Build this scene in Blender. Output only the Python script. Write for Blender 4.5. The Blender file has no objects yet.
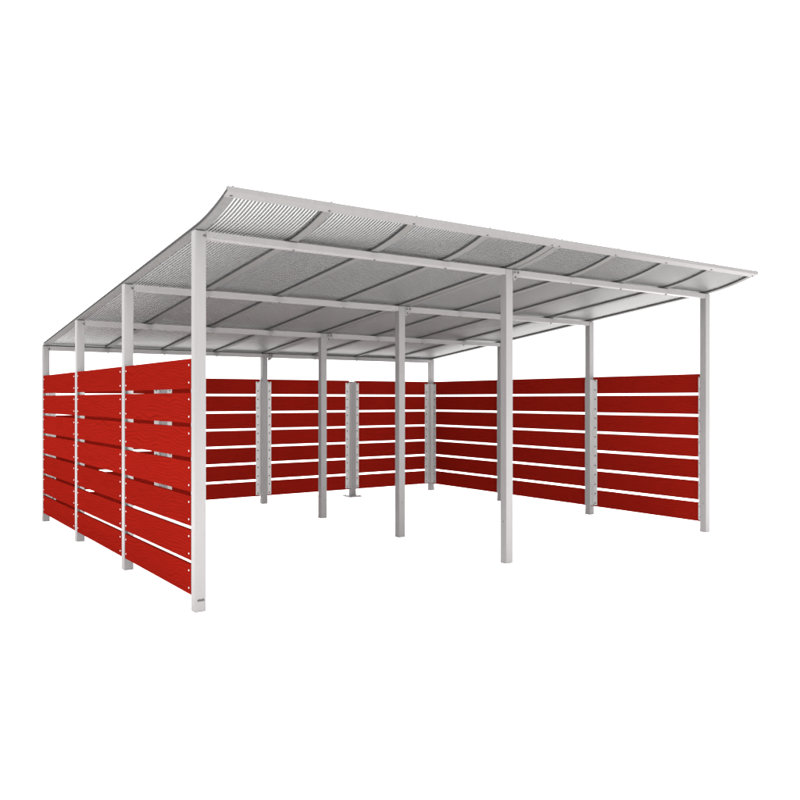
import bpy, bmesh, math, random
from mathutils import Vector, Matrix

# ---------------------------------------------------------------- camera, light, exposure
scene = bpy.context.scene
col = scene.collection
cam_data = bpy.data.cameras.new("camera")
cam = bpy.data.objects.new("camera", cam_data)
col.objects.link(cam)
cam.location = (-2.0722, -5.4387, 1.4851)
cam.rotation_euler = (math.radians(90), 0, -0.6094)
cam_data.sensor_width = 36.0
cam_data.lens = 36.183
cam_data.shift_y = -0.0007
cam_data.clip_end = 2000
scene.camera = cam

world = bpy.data.worlds.new("World")
scene.world = world
world.use_nodes = True
bg = world.node_tree.nodes["Background"]
bg.inputs["Color"].default_value = (1.0, 1.0, 1.0, 1)      # white studio surround
bg.inputs["Strength"].default_value = 1.0

key = bpy.data.lights.new("added_overhead_light", 'AREA')            # unseen soft light added above the roof to brighten floor and undersides
key.shape = 'RECTANGLE'; key.size = 9; key.size_y = 9; key.energy = 4500
key.color = (1.0, 0.985, 0.965)
key_o = bpy.data.objects.new("added_overhead_light", key); col.objects.link(key_o)
key_o.location = (2.5, -1.0, 14.0)
key_o.rotation_euler = (Vector((2.6, 0.5, 0.0)) - key_o.location).to_track_quat('-Z', 'Y').to_euler()

scene.view_settings.view_transform = 'Standard'
scene.view_settings.look = 'None'
scene.view_settings.gamma = 1
scene.view_settings.exposure = 1.28
scene.render.engine = 'CYCLES'
scene.cycles.transparent_max_bounces = 24
scene.cycles.max_bounces = 12

# ---------------------------------------------------------------- dimensions (metres)
A = 0.08                                     # square post
H = A / 2
SX = (0.0, 2.9066, 5.8977)
SY = (0.0, 1.6928, 3.3940, 5.0899)
SHORT_X = (1.4533, 4.3890)
ZF, ZB = 2.6674, 2.1368                       # post tops front / back
PZ0, PZ1 = 0.1070, 1.772                      # slatted panels
RAFT_X = (0.0, 0.7266, 1.4533, 2.1800, 2.9066, 2.9906, 3.7174, 4.4442, 5.1709, 5.8977)
Y_FRONT = -0.60
Y_BACK = SY[3] + H

def line(y):
    return ZF + (ZB - ZF) * y / SY[3]
def roof_z(y):
    t = -y
    return line(y) + 0.001 + (0.228 * t * t if t > 0 else 0.0)
YS = [Y_FRONT + 0.03 * i for i in range(31)]
YS += [0.36 + 0.24 * i for i in range(1, 20)]
YS = [y for y in YS if y < Y_BACK - 0.02] + [Y_BACK]

# ---------------------------------------------------------------- materials
def mat(name):
    m = bpy.data.materials.new(name); m.use_nodes = True
    nt = m.node_tree
    return m, nt, nt.nodes["Principled BSDF"]
def N(nt, t, **kw):
    n = nt.nodes.new(t)
    for k, v in kw.items(): setattr(n, k, v)
    return n

def metal(name, colr, rough, metallic, var=0.06, scale=9, spec=.5):
    m, nt, p = mat(name)
    tc = N(nt, 'ShaderNodeTexCoord')
    mp = N(nt, 'ShaderNodeMapping'); mp.inputs['Scale'].default_value = (scale, scale, scale * .12)
    nz = N(nt, 'ShaderNodeTexNoise'); nz.inputs['Scale'].default_value = 3; nz.inputs['Detail'].default_value = 6
    nt.links.new(tc.outputs['Object'], mp.inputs['Vector']); nt.links.new(mp.outputs[0], nz.inputs['Vector'])
    rp = N(nt, 'ShaderNodeValToRGB')
    a = [c * (1 - var) for c in colr]; b = [min(1, c * (1 + var)) for c in colr]
    rp.color_ramp.elements[0].position = .3; rp.color_ramp.elements[1].position = .7
    rp.color_ramp.elements[0].color = (*a, 1); rp.color_ramp.elements[1].color = (*b, 1)
    nt.links.new(nz.outputs['Fac'], rp.inputs['Fac']); nt.links.new(rp.outputs['Color'], p.inputs['Base Color'])
    rr = N(nt, 'ShaderNodeMapRange'); rr.inputs['To Min'].default_value = rough - .06; rr.inputs['To Max'].default_value = rough + .08
    nt.links.new(nz.outputs['Fac'], rr.inputs['Value']); nt.links.new(rr.outputs[0], p.inputs['Roughness'])
    p.inputs['Metallic'].default_value = metallic
    p.inputs['Specular IOR Level'].default_value = spec
    return m

M_POST = metal("light_grey_coated_steel", (0.140, 0.134, 0.1355), 0.5, 0.1, .03)
M_ALU = metal("mill_aluminium", (0.116, 0.112, 0.112), 0.5, 0.1, .03, 9, .2)
M_RAFT = metal("grey_rafter_profile", (0.080, 0.078, 0.077), 0.6, 0.0, .06, 9, .12)
M_BRACKET = metal("galvanised_steel", (0.31, 0.305, 0.303), 0.45, 0.15, 0.09, 40)
M_BOLT = metal("dark_bolt", (0.045, 0.043, 0.042), 0.45, 0.3)
M_SCREW = metal("zinc_screw", (0.40, 0.37, 0.36), 0.3, 0.5)
M_RUBBER = metal("black_rubber_gasket", (0.022, 0.021, 0.021), 0.6, 0.0)
M_PLATE = metal("grey_sticker_print", (0.025, 0.025, 0.025), 0.5, 0.0)

def wood():
    m, nt, p = mat("red_painted_wood")
    L = nt.links.new
    tc = N(nt, 'ShaderNodeTexCoord'); geo = N(nt, 'ShaderNodeNewGeometry'); oi = N(nt, 'ShaderNodeObjectInfo')
    # each board gets its own piece of grain
    off = N(nt, 'ShaderNodeCombineXYZ')
    ml = N(nt, 'ShaderNodeMath', operation='MULTIPLY'); ml.inputs[1].default_value = 37.0
    L(geo.outputs['Random Per Island'], ml.inputs[0])
    m2 = N(nt, 'ShaderNodeMath', operation='MULTIPLY'); m2.inputs[1].default_value = 53.0
    L(oi.outputs['Random'], m2.inputs[0])
    L(ml.outputs[0], off.inputs[0]); L(m2.outputs[0], off.inputs[1])
    ad = N(nt, 'ShaderNodeVectorMath', operation='ADD')
    L(tc.outputs['Object'], ad.inputs[0]); L(off.outputs[0], ad.inputs[1])
    mp = N(nt, 'ShaderNodeMapping'); mp.inputs['Scale'].default_value = (1.3, 1.0, 3.2)
    L(ad.outputs[0], mp.inputs['Vector'])
    warp = N(nt, 'ShaderNodeTexNoise'); warp.inputs['Scale'].default_value = 1.3; warp.inputs['Detail'].default_value = 1.5
    L(mp.outputs[0], warp.inputs['Vector'])
    sep = N(nt, 'ShaderNodeSeparateXYZ'); L(ad.outputs[0], sep.inputs[0])
    zz = N(nt, 'ShaderNodeMath', operation='MULTIPLY'); zz.inputs[1].default_value = 40.0; L(sep.outputs['Z'], zz.inputs[0])
    wm = N(nt, 'ShaderNodeMath', operation='MULTIPLY_ADD'); wm.inputs[1].default_value = 8.0
    L(warp.outputs['Fac'], wm.inputs[0]); L(zz.outputs[0], wm.inputs[2])
    sn = N(nt, 'ShaderNodeMath', operation='FRACT'); L(wm.outputs[0], sn.inputs[0])
    # growth-ring line: soft saw tooth
    rp = N(nt, 'ShaderNodeValToRGB')
    e = rp.color_ramp.elements
    e[0].position = 0.0; e[0].color = (0.62, 0.62, 0.62, 1)
    e[1].position = 1.0; e[1].color = (1, 1, 1, 1)
    k = e.new(0.12); k.color = (0.86, 0.86, 0.86, 1)
    k = e.new(0.3); k.color = (1, 1, 1, 1)
    k = e.new(0.93); k.color = (0.9, 0.9, 0.9, 1)
    e[-1].color = (0.62, 0.62, 0.62, 1)
    L(sn.outputs[0], rp.inputs['Fac'])
    mp2 = N(nt, 'ShaderNodeMapping'); mp2.inputs['Scale'].default_value = (4.0, 1.0, 190.0)
    L(ad.outputs[0], mp2.inputs['Vector'])
    fine = N(nt, 'ShaderNodeTexNoise'); fine.inputs['Scale'].default_value = 1; fine.inputs['Detail'].default_value = 3
    L(mp2.outputs[0], fine.inputs['Vector'])
    fr = N(nt, 'ShaderNodeMapRange'); fr.inputs['From Min'].default_value = .3; fr.inputs['From Max'].default_value = .7
    fr.inputs['To Min'].default_value = .84; fr.inputs['To Max'].default_value = 1.1
    L(fine.outputs['Fac'], fr.inputs['Value'])
    g = N(nt, 'ShaderNodeMath', operation='MULTIPLY'); L(rp.outputs['Color'], g.inputs[0]); L(fr.outputs[0], g.inputs[1])
    cr = N(nt, 'ShaderNodeValToRGB')
    cr.color_ramp.elements[0].position = .45; cr.color_ramp.elements[0].color = (0.066, 0.0025, 0.0014, 1)
    cr.color_ramp.elements[1].position = 1.05; cr.color_ramp.elements[1].color = (0.134, 0.0051, 0.0029, 1)
    L(g.outputs[0], cr.inputs['Fac'])
    # board to board tone
    tv = N(nt, 'ShaderNodeMapRange'); tv.inputs['To Min'].default_value = .93; tv.inputs['To Max'].default_value = 1.06
    L(geo.outputs['Random Per Island'], tv.inputs['Value'])
    mx = N(nt, 'ShaderNodeVectorMath', operation='SCALE'); L(cr.outputs['Color'], mx.inputs[0]); L(tv.outputs[0], mx.inputs['Scale'])
    L(mx.outputs[0], p.inputs['Base Color'])
    p.inputs['Roughness'].default_value = .6
    p.inputs['Specular IOR Level'].default_value = 0.0
    bp = N(nt, 'ShaderNodeBump'); bp.inputs['Strength'].default_value = .25; bp.inputs['Distance'].default_value = .002
    L(g.outputs[0], bp.inputs['Height']); L(bp.outputs[0], p.inputs['Normal'])
    return m
M_WOOD = wood()

def skin(name, clear, tint, rough, milk):
    """a thin polycarbonate skin: clear, a little milky, mirror-like at a glancing angle"""
    m, nt, p = mat(name)
    L = nt.links.new
    tr = N(nt, 'ShaderNodeBsdfTransparent'); tr.inputs['Color'].default_value = (*tint, 1)
    p.inputs['Base Color'].default_value = (milk, milk, milk, 1)
    p.inputs['Roughness'].default_value = .5
    p.inputs['Specular IOR Level'].default_value = 0
    mx = N(nt, 'ShaderNodeMixShader'); mx.inputs['Fac'].default_value = clear
    L(p.outputs[0], mx.inputs[1]); L(tr.outputs[0], mx.inputs[2])
    gl = N(nt, 'ShaderNodeBsdfGlossy'); gl.inputs['Roughness'].default_value = rough; gl.inputs["Color"].default_value = (.38, .38, .38, 1)
    fz = N(nt, 'ShaderNodeFresnel'); 
    # a thin sheet mirrors the same from both sides
    ge = N(nt, 'ShaderNodeNewGeometry'); ir = N(nt, 'ShaderNodeMapRange')
    ir.inputs['To Min'].default_value = 1.45; ir.inputs['To Max'].default_value = 1 / 1.45
    L(ge.outputs['Backfacing'], ir.inputs['Value']); L(ir.outputs[0], fz.inputs['IOR'])
    m2 = N(nt, 'ShaderNodeMixShader')
    L(fz.outputs[0], m2.inputs['Fac']); L(mx.outputs[0], m2.inputs[1]); L(gl.outputs[0], m2.inputs[2])
    L(m2.outputs[0], nt.nodes['Material Output'].inputs['Surface'])
    return m
M_SKIN_TOP = skin("polycarbonate_top_skin", .64, (.95, .95, .95), .3, .12)
M_SKIN_LOW = skin("polycarbonate_lower_skin", .80, (.95, .95, .95), .45, .14)
M_WEB = metal("polycarbonate_web", (0.04, 0.04, 0.04), 0.5, 0.0, .05)

def floor_mat():
    m, nt, p = mat("white_studio_floor")
    nz = N(nt, 'ShaderNodeTexNoise'); nz.inputs['Scale'].default_value = 1.5
    rp = N(nt, 'ShaderNodeMapRange'); rp.inputs['To Min'].default_value = .93; rp.inputs['To Max'].default_value = .96
    nt.links.new(nz.outputs['Fac'], rp.inputs['Value']); nt.links.new(rp.outputs[0], p.inputs['Base Color'])
    p.inputs['Roughness'].default_value = .9; p.inputs['Specular IOR Level'].default_value = .1
    return m
M_FLOOR = floor_mat()

# ---------------------------------------------------------------- mesh helpers
def box(bm, x0, x1, y0, y1, z0, z1, mi=0):
    vs = [bm.verts.new(p) for p in ((x0,y0,z0),(x1,y0,z0),(x1,y1,z0),(x0,y1,z0),(x0,y0,z1),(x1,y0,z1),(x1,y1,z1),(x0,y1,z1))]
    for f in ((0,3,2,1),(4,5,6,7),(0,1,5,4),(1,2,6,5),(2,3,7,6),(3,0,4,7)):
        bm.faces.new([vs[i] for i in f]).material_index = mi
    return vs
def bev(bm, w, seg=2):
    bmesh.ops.bevel(bm, geom=list(bm.edges), offset=w, segments=seg, affect='EDGES', profile=.5, clamp_overlap=True)
def disc(bm, c, axis, r, t, mi=0, n=10, dome=.6):
    """a domed bolt head at c pointing along axis"""
    ax = Vector(axis).normalized()
    u = ax.orthogonal().normalized(); v = ax.cross(u)
    c = Vector(c)
    rings = []
    for rr, h in ((r, 0), (r, t * .5), (r * dome, t)):
        rings.append([bm.verts.new(c + ax * h + (u * math.cos(2*math.pi*k/n) + v * math.sin(2*math.pi*k/n)) * rr) for k in range(n)])
    for a, b in zip(rings, rings[1:]):
        for k in range(n):
            bm.faces.new((a[k], a[(k+1) % n], b[(k+1) % n], b[k])).material_index = mi
    bm.faces.new(rings[-1]).material_index = mi
    bm.faces.new(rings[0][::-1]).material_index = mi
def sweep(bm, x0, x1, lo, hi, mi=0, ys=YS):
    """a strip that follows the roof line from front to back, from lo to hi above it"""
    prev = None
    for y in ys:
        z = roof_z(y)
        ring = [bm.verts.new(p) for p in ((x0, y, z+lo), (x1, y, z+lo), (x1, y, z+hi), (x0, y, z+hi))]
        if prev:
            for k in range(4):
                bm.faces.new((prev[k], ring[k], ring[(k+1) % 4], prev[(k+1) % 4])).material_index = mi
        else:
            bm.faces.new(ring[::-1] if False else ring).material_index = mi
        prev = ring
    bm.faces.new(prev[::-1]).material_index = mi

CENTER = Vector(((SX[0] + SX[2]) / 2, (SY[0] + SY[3]) / 2, 0))
def obj(name, bm, mats, parent=None, loc=(0,0,0), smooth=False):
    bmesh.ops.recalc_face_normals(bm, faces=bm.faces)
    me = bpy.data.meshes.new(name); bm.to_mesh(me); bm.free()
    for m in (mats if isinstance(mats, (list, tuple)) else [mats]): me.materials.append(m)
    if smooth:
        for p in me.polygons: p.use_smooth = True
    o = bpy.data.objects.new(name, me); col.objects.link(o)
    o.parent = parent
    o.location = Vector(loc) - (CENTER if parent is carport else Vector((0,0,0)))
    return o

# ---------------------------------------------------------------- setting
carport = bpy.data.objects.new("carport", None); col.objects.link(carport)
carport.location = CENTER
carport['label'] = "open carport shelter with red slatted walls, grey posts and ribbed see-through roof on white ground"
carport['category'] = "carport"

def make_ground():
    bm = bmesh.new()
    n, s = 24, 150.0
    vs = [[bm.verts.new(((i / n - .5) * 2 * s, (j / n - .5) * 2 * s, 0)) for i in range(n+1)] for j in range(n+1)]
    for j in range(n):
        for i in range(n): bm.faces.new((vs[j][i], vs[j][i+1], vs[j+1][i+1], vs[j+1][i]))
    o = obj("ground", bm, M_FLOOR)
    o['kind'] = "structure"; o['label'] = "plain white ground under the carport"
make_ground()

# ---------------------------------------------------------------- posts
def make_post(h, cap=True):
    bm = bmesh.new()
    box(bm, -H, H, -H, H, 0.0, h)
    bev(bm, .005, 2)
    return bm
posts = {}
for i, x in enumerate(SX):
    for j, y in enumerate(SY):
        h = line(y)
        bm = make_post(h)
        if i == 0:
            disc(bm, (H - .012, -H, h - .036), (0, -1, 0), .010, .006, 1)     # beam bolt
        if i == 2:
            disc(bm, (H, -H + .015, h - .036), (1, 0, 0), .010, .006, 1)
        if (i, j) == (1, 0):
            disc(bm, (-H, 0, .38), (-1, 0, 0), .006, .001, 1)
        if (i, j) in ((1, 1), (1, 2)):
            disc(bm, (0, -H, .375), (0, -1, 0), .006, .001, 1)
        if (i, j) == (2, 0):
            disc(bm, (-H, 0, .32), (-1, 0, 0), .006, .001, 1)
        posts[i, j] = obj("post", bm, [M_POST, M_BOLT], carport, (x, y, 0))
for x in SHORT_X:
    bm = make_post(PZ1 - .012)
    posts[x] = obj("short_post", bm, [M_POST, M_BOLT], carport, (x, SY[3], 0))
    bm = bmesh.new(); box(bm, -.11, .11, -.11, .11, .001, .012); bev(bm, .002, 1)
    for sx in (-1, 1):
        for sy in (-1, 1): disc(bm, (sx*.08, sy*.08, .012), (0, 0, 1), .011, .01, 1)
    obj("base_plate", bm, [M_POST, M_BOLT], posts[x])

# sticker at the foot of the near corner post: a dark unreadable line of print
bm = bmesh.new()
random.seed(4)
xx = -.024
while xx < .026:
    w = random.uniform(.003, .006)
    hh = random.uniform(.013, .018)
    box(bm, xx, xx + w, -H - .0012, -H - .0002, .076, .076 + hh); xx += w + .0006
obj("printed_mark", bm, M_PLATE, posts[0, 0])

# ---------------------------------------------------------------- beams, with the small bolts that hold the rafters
BH = .053
for j, y in enumerate(SY):
    for a, b in ((0, 1), (1, 2)):
        bm = bmesh.new()
        x0, x1 = SX[a] + H + .001, SX[b] - H - .001
        zt = line(y) - .002
        box(bm, x0, x1, y - H + .003, y + H - .003, zt - BH, zt); bev(bm, .004, 2)
        for rx in RAFT_X:
            if x0 + .03 < rx < x1 - .03:
                disc(bm, (rx + .012, y - .012, zt - BH), (0, 0, -1), .008, .012, 1)
        obj("beam", bm, [M_POST, M_BOLT], carport)
        # gusset under the beam at the middle post
        if a == 1:
            g = bmesh.new()
            th = .004
            for yy in (-H + .0,):
                prof = [(H + .0005, -.006), (H + .075, -.006), (H + .075, -.054), (H + .04, -.085), (H + .0005, -.105)]
                fr = [g.verts.new((px, yy - .006 * (1 if yy < 0 else -1), line(y) + pz)) for px, pz in prof]
                bk = [g.verts.new((px, yy - .006 * (1 if yy < 0 else -1) + th * .5, line(y) + pz)) for px, pz in prof]
                g.faces.new(fr); g.faces.new(bk[::-1])
                for k in range(5): g.faces.new((fr[k], bk[k], bk[(k+1) % 5], fr[(k+1) % 5]))
            for px, pz in ((H + .018, -.028), (H + .058, -.028), (H + .026, -.074)):
                disc(g, (px, -H - .0062, line(y) + pz), (0, -1, 0), .011, .007, 1)
            obj("gusset", g, [M_POST, M_BOLT], posts[1, j])

# ---------------------------------------------------------------- rafters, roof sheets, front edge
GK = .005          # thickness of the metal strip below the gasket
GT = .0195          # gasket top = bottom of the sheet
ST = .0130          # sheet thickness
RW = .034
for rx in RAFT_X:
    w = RW if rx not in (2.9066, 2.9906) else .036
    bm = bmesh.new()
    sweep(bm, rx - w, rx + w, 0.0, GK)
    r = obj("rafter", bm, M_RAFT, carport)
    bm = bmesh.new()
    sweep(bm, rx - w * .86, rx + w * .86, GK + .0005, GT - .0005)
    obj("gasket", bm, M_RUBBER, r)
    bm = bmesh.new()
    sweep(bm, rx - w, rx + w, GT + ST + .0008, GT + ST + .0035)
    obj("cover_strip", bm, M_ALU, r)

gaps = [(a, b) for a, b in zip(RAFT_X, RAFT_X[1:]) if b - a > .2]
for a, b in gaps:
    bm = bmesh.new()
    x0, x1 = a + .004, b - .004
    prev = None
    for y in YS:
        z = roof_z(y)
        ring = [bm.verts.new(p) for p in ((x0, y, z+GT), (x1, y, z+GT), (x0, y, z+GT+ST), (x1, y, z+GT+ST))]
        if prev:
            bm.faces.new((prev[0], prev[1], ring[1], ring[0])).material_index = 0
            bm.faces.new((prev[2], prev[3], ring[3], ring[2])).material_index = 1
        prev = ring
    n = 27
    for k in range(n):
        xc = x0 + (x1 - x0) * (k + .5) / n
        sweep(bm, xc - .0036, xc + .0036, GT + .0004, GT + ST - .0004, 2)
    obj("roof_sheet", bm, [M_SKIN_LOW, M_SKIN_TOP, M_WEB], carport)

# front edge profile, tipped up with the sheet
bm = bmesh.new()
zf = roof_z(Y_FRONT)
sl = (roof_z(Y_FRONT + .03) - zf) / .03
XL, XR = -.042, SX[2] + .042
def fascia_pt(d, h):                # d: back from the lip, h: up
    y = Y_FRONT - .012 + d
    return y, zf + sl * (d - .012) + h
prof = [(-.002, -.006), (.060, -.005), (.060, -.001), (.006, -.001), (.006, .0245), (.03, .0345), (.03, .038), (-.002, .028)]
prof = [fascia_pt(d, h) for d, h in prof]
segs = list(RAFT_X); segs[0] = XL; segs[-1] = XR
prev = None
for x in segs:
    ring = [bm.verts.new((x, y, z)) for y, z in prof]
    if prev:
        for k in range(len(ring)):
            bm.faces.new((prev[k], prev[(k+1) % len(ring)], ring[(k+1) % len(ring)], ring[k]))
    else: bm.faces.new(ring)
    prev = ring
bm.faces.new(prev[::-1])
for rx in RAFT_X:
    y, z = fascia_pt(.042, -.0055)
    disc(bm, (rx, y, z), (0, .25, -1), .010, .006, 1)
    y, z = fascia_pt(.012, .0325)
    disc(bm, (rx, y, z), (0, -.25, 1), .008, .012, 0)
obj("front_edge_profile", bm, [M_ALU, M_BOLT], carport)
# closing strip between the last beam and the sheet
bm = bmesh.new()
zb = line(SY[3]) - .002
for a, b in zip(RAFT_X, RAFT_X[1:]):
    if b - a < .2: continue
    box(bm, a + RW + .001, b - RW - .001, SY[3] + .006, SY[3] + .026, zb + .0005, roof_z(SY[3] + .026) + GT - .0005)
obj("rear_closing_strip", bm, M_RUBBER, carport)

# ---------------------------------------------------------------- slatted wall panels
BOARD, PITCH, TH = .2135, .24225, .026
def make_panel(length):
    """along local x, outer face at y = 0, boards run to y = TH; screws on both faces near the ends"""
    bm = bmesh.new()
    for k in range(7):
        z0 = PZ0 + k * PITCH
        t = bmesh.new()
        box(t, 0, length, 0, TH, z0, z0 + BOARD); bev(t, .0035, 2)
        me = bpy.data.meshes.new("tmp"); t.to_mesh(me); t.free(); bm.from_mesh(me); bpy.data.meshes.remove(me)
        for x in (.034, length - .034):
            for dz in (.045, BOARD - .045):
                disc(bm, (x, 0, z0 + dz), (0, -1, 0), .0070, .004, 1)
    return bm
def make_brackets(length, w0=.078):
    """perforated steel angle behind each end of a panel"""
    out = []
    for e in (0, 1):
        bm = bmesh.new()
        s = 1 if e == 0 else -1
        xe = (-.0105 if e == 0 else length + .0105)
        w = w0 if e == 0 else .078
        xs = sorted((xe, xe + s * w))
        box(bm, xs[0], xs[1], TH + .0008, TH + .0038, .126, 1.738)
        xs = sorted((xe, xe + s * .003))
        box(bm, xs[0], xs[1], TH + .004, TH + .048, .126, 1.738)
        for k in range(7):
            for dz in (.045, BOARD - .045):
                disc(bm, (xe + s * w * .62, TH + .0038, PZ0 + k * PITCH + dz), (0, 1, 0), .0095, .007, 1)
        out.append(bm)
    return out
INSET = .002
def add_panel(p0, p1, inward, w0=.078):
    """p0 -> p1 along the outer face of the posts; inward: unit vector towards the inside"""
    p0, p1 = Vector(p0), Vector(p1)
    d = (p1 - p0); L = d.length; d.normalize()
    inn = Vector(inward)
    ang = math.atan2(d.y, d.x)
    start = p0 + inn * INSET
    o = obj("slatted_panel", make_panel(L), [M_WOOD, M_SCREW], carport, start)
    o.rotation_euler = (0, 0, ang)
    for b in make_brackets(L, w0):
        obj("steel_angle", b, [M_BRACKET, M_BOLT], o)
E_ = H + .0115
for j in range(3):
    # left wall, outer face at x = -H, run from back to front so that local +y points inside
    add_panel((SX[0] - H, SY[j+1] - E_, 0), (SX[0] - H, SY[j] + E_, 0), (1, 0, 0))
    add_panel((SX[2] + H, SY[j] + E_, 0), (SX[2] + H, SY[j+1] - E_, 0), (-1, 0, 0), .050 if j == 0 else .042)
back = [SX[0], SHORT_X[0], SX[1], SHORT_X[1], SX[2]]
for a, b in zip(back, back[1:]):
    add_panel((b - E_, SY[3] + H, 0), (a + E_, SY[3] + H, 0), (0, -1, 0))
